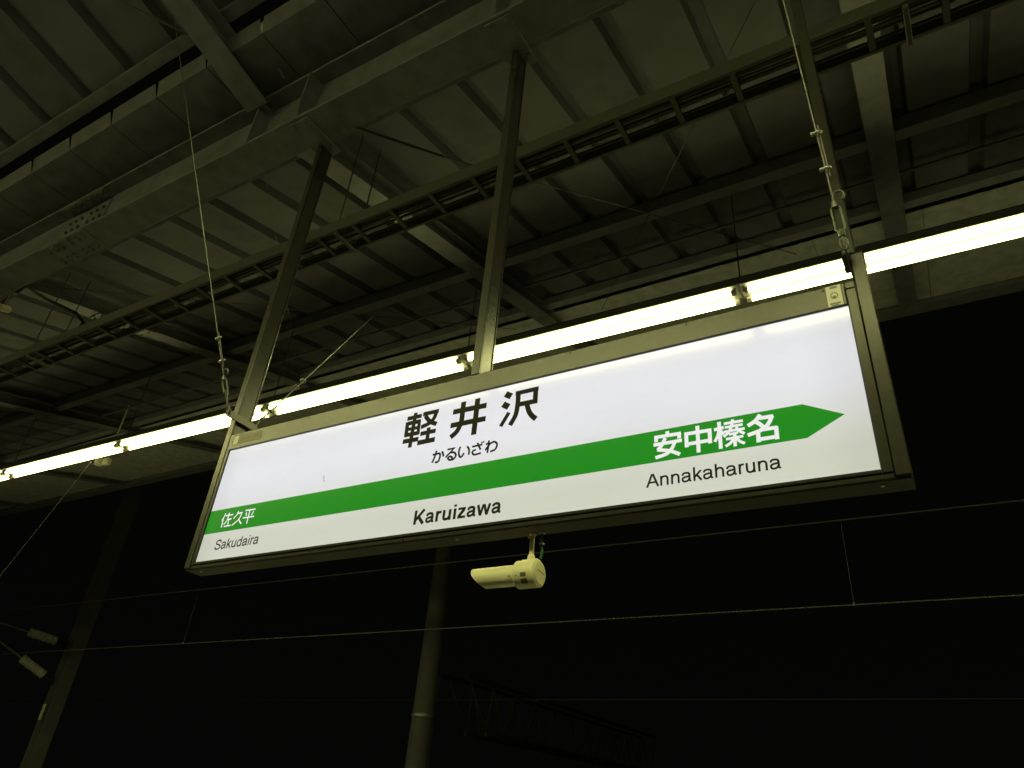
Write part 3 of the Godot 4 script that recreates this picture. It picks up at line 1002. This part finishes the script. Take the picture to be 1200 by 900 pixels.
# ------------------------------------------------------------------ cable tray
func cable_tray() -> void:
	var t := thing("cable_tray", "dark ladder cable tray running along under the far roof behind the posts", "cable tray")
	for v: Array in [[2.40, "side_rail"], [2.615, "side_rail"]]:
		var st := begin()
		var s := 1.0 if v[0] < 2.5 else -1.0
		span(st, at(-30, 3.30, v[0]), at(9, 3.385, v[0] + 0.0025 * s))
		span(st, at(-30, 3.2975, v[0]), at(9, 3.30, v[0] + 0.018 * s))
		span(st, at(-30, 3.385, v[0]), at(9, 3.3875, v[0] + 0.018 * s))
		commit("side_rail", st, M.tray, t)
	var rm := begin()
	span(rm, Vector3(-0.016, 0.0, -0.212), Vector3(0.016, 0.018, 0.0), 0.003)
	var mesh := rm.commit()
	var x := 0.188 + 0.312 * 28
	while x > -29.8:
		share("rung", mesh, M.tray, t, at(x, 3.303, 2.402))
		x -= 0.312
	for bx: float in [0.34, -3.06, -6.75, -10.3]:
		for d: float in [2.412, 2.606]:
			var st := begin()
			tube(st, [at(bx, 3.28, d), at(bx, roof_y(d) - 0.004, d)], 0.005, 6)
			commit("hanger_rod", st, M.tray, t)
		var sb := begin()
		span(sb, at(bx - 0.012, 3.262, 2.402), at(bx + 0.012, 3.286, 2.616), 0.002)
		commit("hanger_bar", sb, M.tray, t)
	var c := thing("cable_bundle", "black and grey cables lying along the ladder tray", "cables")
	var rng := RandomNumberGenerator.new()
	rng.seed = 11
	for k in 8:
		var st := begin()
		var pts := []
		var d := 2.424 + 0.0135 * k + rng.randf_range(-0.003, 0.003)
		var xx := -29.9
		var h := rng.randf_range(0.0, 0.012)
		while xx < 9.0:
			pts.append(at(xx, 3.334 + h + 0.006 * sin(xx * 1.7 + k * 2.1), d + 0.006 * sin(xx * 0.9 + k * 1.3)))
			xx += 0.35
		tube(st, pts, 0.0085 if k % 3 else 0.0115, 7)
		commit("cable", st, M.cable if k % 5 else M.pale_cable, c)
	# a cable dropping from the cross beam at the left into the tray
	var st := begin()
	tube(st, [at(-6.45, 3.45, 1.94), at(-6.5, 3.72, 2.05), at(-6.6, 3.78, 2.3), at(-6.58, 3.80, 2.55), at(-6.52, 3.72, 2.62), at(-6.46, 3.40, 2.55)], 0.016, 8)
	tag(commit(numbered("drop_cable"), st, M.cable, self), "thick black cable bending from the left cross beam down into the tray", "cable")

# ------------------------------------------------------------------ camera under the sign
func security_camera() -> void:
	var c := thing("security_camera", "cream tube-shaped security camera hanging on a pipe under the sign", "security camera", at(-1.125, 0.700, 2.0))
	var ax := Vector3(-1, -0.012, 0.02).normalized()
	var st := begin()
	lathe(st, Vector3.ZERO, ax, [Vector2(0.0, 0.0), Vector2(0.0, 0.040), Vector2(0.004, 0.0445), Vector2(0.074, 0.0445), Vector2(0.079, 0.040), Vector2(0.082, 0.034)], 36)
	commit("housing", st, M.cream, c)
	# the hood: a half-open sleeve cut slanting underneath
	st = begin()
	var d := ax
	var u := Vector3.UP
	var w := d.cross(u).normalized()
	u = w.cross(d)
	var sides := 36
	for j in sides:
		for shell in 2:
			var r := 0.0335 if shell == 0 else 0.031
			var v := []
			var nn := []
			for e: Array in [[j, 0], [j + 1, 0], [j + 1, 1], [j, 1]]:
				var an: float = TAU * e[0] / sides
				var n := w * sin(an) + u * cos(an)
				var long := 0.245 - 0.047 * pow(0.5 - 0.5 * cos(an), 2.0) if e[1] == 1 else 0.078
				v.append(d * long + n * r)
				nn.append(n if shell == 0 else -n)
			var order := [0, 2, 1, 0, 3, 2] if shell == 0 else [0, 1, 2, 0, 2, 3]
			for m: int in order:
				st.set_normal(nn[m])
				st.add_vertex(v[m])
	commit("hood", st, M.cream, c)
	st = begin()
	lathe(st, d * 0.17, d, [Vector2(-0.01, 0.0305), Vector2(0.0, 0.0305), Vector2(0.0, 0.0)], 24)
	commit("lens", st, M.dark, c)
	st = begin()
	lathe(st, -d * 0.0002, -d, [Vector2(0.0, 0.038), Vector2(0.003, 0.036), Vector2(0.0045, 0.0)], 32)
	var cap := commit("rear_cap", st, M.cream, c)
	st = begin()
	for k in 9:
		var p := -d * 0.0046 + w * (-0.022 + 0.0052 * k) + u * (0.004 - 0.0004 * k)
		bar(st, p, p + w * 0.0036 + u * (0.0015 * (k % 2)), 0.0004, 0.003 + 0.001 * (k % 3))
	commit("marking", st, M.label_dark, cap)
	# labels on the side of the housing
	st = begin()
	for v: Array in [[0.016, -0.30, 0.020, 0.013], [0.010, -0.78, 0.023, 0.018]]:
		var an0: float = v[1]
		var seg := 5
		for k in seg:
			var q := []
			for e: Array in [[0, 0], [1, 0], [1, 1], [0, 1]]:
				var hh: float = v[3] / 0.0447 * ((k + e[1]) / float(seg) - 0.5)
				var dir := -w * cos(an0 + hh) + u * sin(an0 + hh)
				if (-w).z < 0.0: dir = w * cos(an0 + hh) + u * sin(an0 + hh)
				q.append(d * (0.022 + v[2] * (1 - e[0]) + v[0] * 0.3) + dir * 0.0449)
			quad(st, q[3], q[2], q[1], q[0])
			quad(st, q[0] - u * 0.0001, q[1] - u * 0.0001, q[2] - u * 0.0001, q[3] - u * 0.0001)
	commit("label", st, M.label_dark, c)
	for along: float in [0.062, 0.094]:
		st = begin()
		var rr := 0.0445 if along < 0.08 else 0.0334
		var out := (w if w.z > 0.0 else -w) * cos(-0.33) + u * sin(-0.33)
		lathe(st, d * along + out * rr, out, [Vector2(0, 0.0024), Vector2(0.0008, 0.002), Vector2(0.001, 0.0)], 8)
		commit("screw", st, M.label_dark, c)
	# mount: collar, ball, pipe and flange under the sign box
	st = begin()
	lathe(st, d * 0.034 + Vector3(0, 0.040, 0), Vector3.UP, [Vector2(0, 0.0), Vector2(0, 0.014), Vector2(0.018, 0.012), Vector2(0.024, 0.009), Vector2(0.024, 0.0)], 16)
	span(st, d * 0.034 + Vector3(-0.03, 0.040, -0.012), d * 0.034 + Vector3(0.03, 0.046, 0.012), 0.002)
	commit("mount_bracket", st, M.cream, c)
	st = begin()
	tube(st, [d * 0.034 + Vector3(0, 0.06, 0), d * 0.034 + Vector3(0, 0.136, 0)], 0.0078, 12)
	lathe(st, d * 0.034 + Vector3(0, 0.1365, 0), Vector3.DOWN, [Vector2(0, 0.0), Vector2(0, 0.012), Vector2(0.008, 0.012), Vector2(0.01, 0.0)], 16)
	prism(st, PackedVector2Array([Vector2(-0.062, 0.1365), Vector2(-0.046, 0.1365), Vector2(-0.046, 0.118)]), 0.0, 0.004)
	commit("drop_pipe", st, M.cream_plain, c)
	# safety cord and the green video cable
	st = begin()
	var g := []
	for k in 9:
		g.append(Vector3(0.004 + 0.004 * sin(k * 0.9), 0.046 + 0.0112 * k, 0.006))
	tube(st, g, 0.0042, 8)
	commit("video_cable", st, M.green_cable, c)
	st = begin()
	for y: float in [0.094, 0.13]:
		box(st, Vector3(0.016, 0.004, 0.012), place(0.005, y, 0.006), 0.001)
	commit("cable_tie", st, M.white, c)

# ------------------------------------------------------------------ little things on the roof
func small_fittings() -> void:
	var o := thing("ceiling_sensor", "small cream cylinder fitting just under the lit tubes at the left", "sensor", at(-10.02, 3.95, 5.0))
	var st := begin()
	tube(st, [Vector3(0, -0.05, 0), Vector3(0, -0.045, 0), Vector3(0, 0.045, 0), Vector3(0, 0.05, 0)], 0.055, 24)
	commit("body", st, M.cream_plain, o)
	st = begin()
	span(st, Vector3(0.05, -0.045, -0.08), Vector3(0.17, 0.045, -0.01), 0.006)
	commit("base", st, M.cream_plain, o)
	st = begin()
	tube(st, [Vector3(0.1, 0.045, -0.045), Vector3(0.1, 0.91, -0.045)], 0.012, 8)
	commit("stem", st, M.cream_plain, o)
	# horn speaker under the girder near the left column
	var h := thing("horn_speaker", "small pale horn speaker under the girder at the left edge", "loudspeaker", at(-6.31, 3.33, 1.90))
	st = begin()
	lathe(st, Vector3(0, 0, 0), Vector3(0.35, -0.35, 0.7), [Vector2(-0.09, 0.0), Vector2(-0.09, 0.03), Vector2(-0.03, 0.032), Vector2(0.0, 0.026), Vector2(0.05, 0.04), Vector2(0.08, 0.066), Vector2(0.084, 0.064), Vector2(0.05, 0.032), Vector2(0.0, 0.0)], 24)
	commit("horn", st, M.cream_plain, h)
	st = begin()
	span(st, Vector3(-0.012, 0.03, -0.03), Vector3(0.012, 0.17, -0.018), 0.002)
	span(st, Vector3(-0.05, 0.155, -0.05), Vector3(0.05, 0.168, 0.01), 0.002)
	commit("bracket", st, M.galv, h)
	# junction box beside the near cross beam
	var j := thing("junction_box", "pale grey junction box hanging beside the near cross beam at the top", "junction box", at(-3.02, 4.16, 1.45))
	st = begin()
	box(st, Vector3(0.085, 0.15, 0.07), place(0, 0, 0), 0.006)
	commit("case", st, M.white, j)
	st = begin()
	tube(st, [Vector3(0, 0.075, 0), Vector3(0.0, 0.2, 0.0)], 0.012, 8)
	commit("conduit", st, M.steel, j)
	st = begin()
	tube(st, [Vector3(0.01, -0.075, 0), Vector3(0.012, -0.16, -0.1), Vector3(0.0, -0.2, -0.22)], 0.008, 8)
	commit("conduit", st, M.steel, j)

# ------------------------------------------------------------------ the dark railway beyond
func railway() -> void:
	var specs := [["messenger_wire", "upper faint overhead wire crossing the dark below the sign", 3.03, 7.9, 0.0095], ["contact_wire", "lower faint overhead wire crossing the dark well below the camera", 2.15, 7.9, 0.0085], ["contact_wire", "lowest and faintest overhead wire over the farther track", 2.15, 13.2, 0.010]]
	for v: Array in specs:
		var st := begin()
		tube(st, [at(-70, v[2], v[3]), at(40, v[2], v[3])], v[4], 6)
		tag(commit(numbered(v[0]), st, M.wire, self), v[1], "overhead wire")
	for x: float in [-11.0, -0.88]:
		var st := begin()
		tube(st, [at(x, 2.15, 7.9), at(x, 3.03, 7.9)], 0.0025, 6)
		lathe(st, at(x, 2.17, 7.9), Vector3.DOWN, [Vector2(0, 0.0), Vector2(0, 0.016), Vector2(0.03, 0.016), Vector2(0.034, 0.0)], 8)
		tag(commit(numbered("dropper_wire"), st, M.wire, self), "short dropper joining the two near overhead wires, %s" % ("below the sign's left corner" if x < -5.0 else "below the sign's right end"), "dropper wire", "droppers between the overhead wires")
	# H-section mast with two bracket insulators
	var m := thing("catenary_mast", "dim H-section steel mast with two ribbed insulators at the lower left", "catenary mast", Vector3(-19.0, -1.25, -10.7))
	var st := begin()
	span(st, Vector3(-0.155, 0, -0.16), Vector3(-0.140, 12.0, 0.16), 0.003)
	span(st, Vector3(0.140, 0, -0.16), Vector3(0.155, 12.0, 0.16), 0.003)
	span(st, Vector3(-0.140, 0, -0.006), Vector3(0.140, 12.0, 0.006))
	commit("post", st, M.mast, m)
	st = begin()
	span(st, Vector3(-0.15, 4.15, 0.161), Vector3(-0.03, 4.5, 0.166), 0.001)
	commit("number_plate", st, M.cream_plain, m)
	for v: Array in [[5.86, Vector3(-0.3, 0.12, 0.95)], [5.02, Vector3(-0.28, 0.42, 0.85)]]:
		var dir: Vector3 = v[1]
		dir = dir.normalized()
		var p := Vector3(-0.1, v[0], 0.25)
		st = begin()
		span(st, p + Vector3(-0.07, -0.1, -0.05), p + Vector3(0.07, 0.1, 0.0), 0.004)
		tube(st, [p, p + dir * 0.2], 0.03, 8)
		commit("insulator_bracket", st, M.dark, m)
		st = begin()
		var prof := [Vector2(0.18, 0.0), Vector2(0.18, 0.07)]
		for k in 12:
			prof.append(Vector2(0.19 + k * 0.055, 0.082))
			prof.append(Vector2(0.205 + k * 0.055, 0.108))
			prof.append(Vector2(0.225 + k * 0.055, 0.104))
			prof.append(Vector2(0.235 + k * 0.055, 0.082))
		prof.append(Vector2(0.86, 0.0))
		lathe(st, p, dir, prof, 18)
		commit("insulator", st, M.insulator, m)
		st = begin()
		tube(st, [p + dir * 0.85, p + dir * 2.9], 0.022, 8)
		commit("bracket_arm", st, M.mast, m)
	# round concrete pole
	var pole := thing("concrete_pole", "dim round concrete pole with metal band standing in the dark below the sign", "pole", Vector3(-8.12, -1.25, -10.75))
	st = begin()
	tube(st, [Vector3.ZERO, Vector3(0, 7.4, 0)], 0.21, 28, 0.16)
	commit("shaft", st, M.concrete, pole)
	st = begin()
	for y: float in [4.33]:
		lathe(st, Vector3(0, y, 0), Vector3.UP, [Vector2(0, 0.19), Vector2(0, 0.2), Vector2(0.04, 0.2), Vector2(0.04, 0.18)], 28)
	commit("band", st, M.galv, pole)
	# lattice gantry reaching away over the tracks
	var gt := thing("lattice_gantry", "barely visible lattice gantry reaching away over the tracks at the bottom", "gantry", at(-12.8, 0, 17.4))
	var top := 3.52
	var low := 2.2
	st = begin()
	tube(st, [Vector3(0, -2.8, 0), Vector3(0, 3.0, 0), Vector3(0, 3.3, -0.05), Vector3(0, 3.46, -0.2), Vector3(0, 3.52, -0.5)], 0.06, 10)
	commit("end_post", st, M.mast, gt)
	st = begin()
	for dx: float in [0.0, 0.7]:
		tube(st, [Vector3(dx, top, -0.4), Vector3(dx, top + 0.25, -15)], 0.05, 8)
		tube(st, [Vector3(dx, low, -1.6), Vector3(dx, low + 0.25, -15)], 0.05, 8)
	commit("chord", st, M.mast, gt)
	for k in 11:
		for dx: float in [0.0, 0.7]:
			st = begin()
			var z0 := -0.5 - k * 1.3
			tube(st, [Vector3(dx, top + 0.01, z0), Vector3(dx, low + 0.02, z0 - 0.65 - (0.5 if k == 0 else 0.0))], 0.03, 6)
			tube(st, [Vector3(dx, low + 0.02, z0 - 0.65 - (0.5 if k == 0 else 0.0)), Vector3(dx, top + 0.02, z0 - 1.3)], 0.03, 6)
			commit("lattice_bar", st, M.mast, gt)
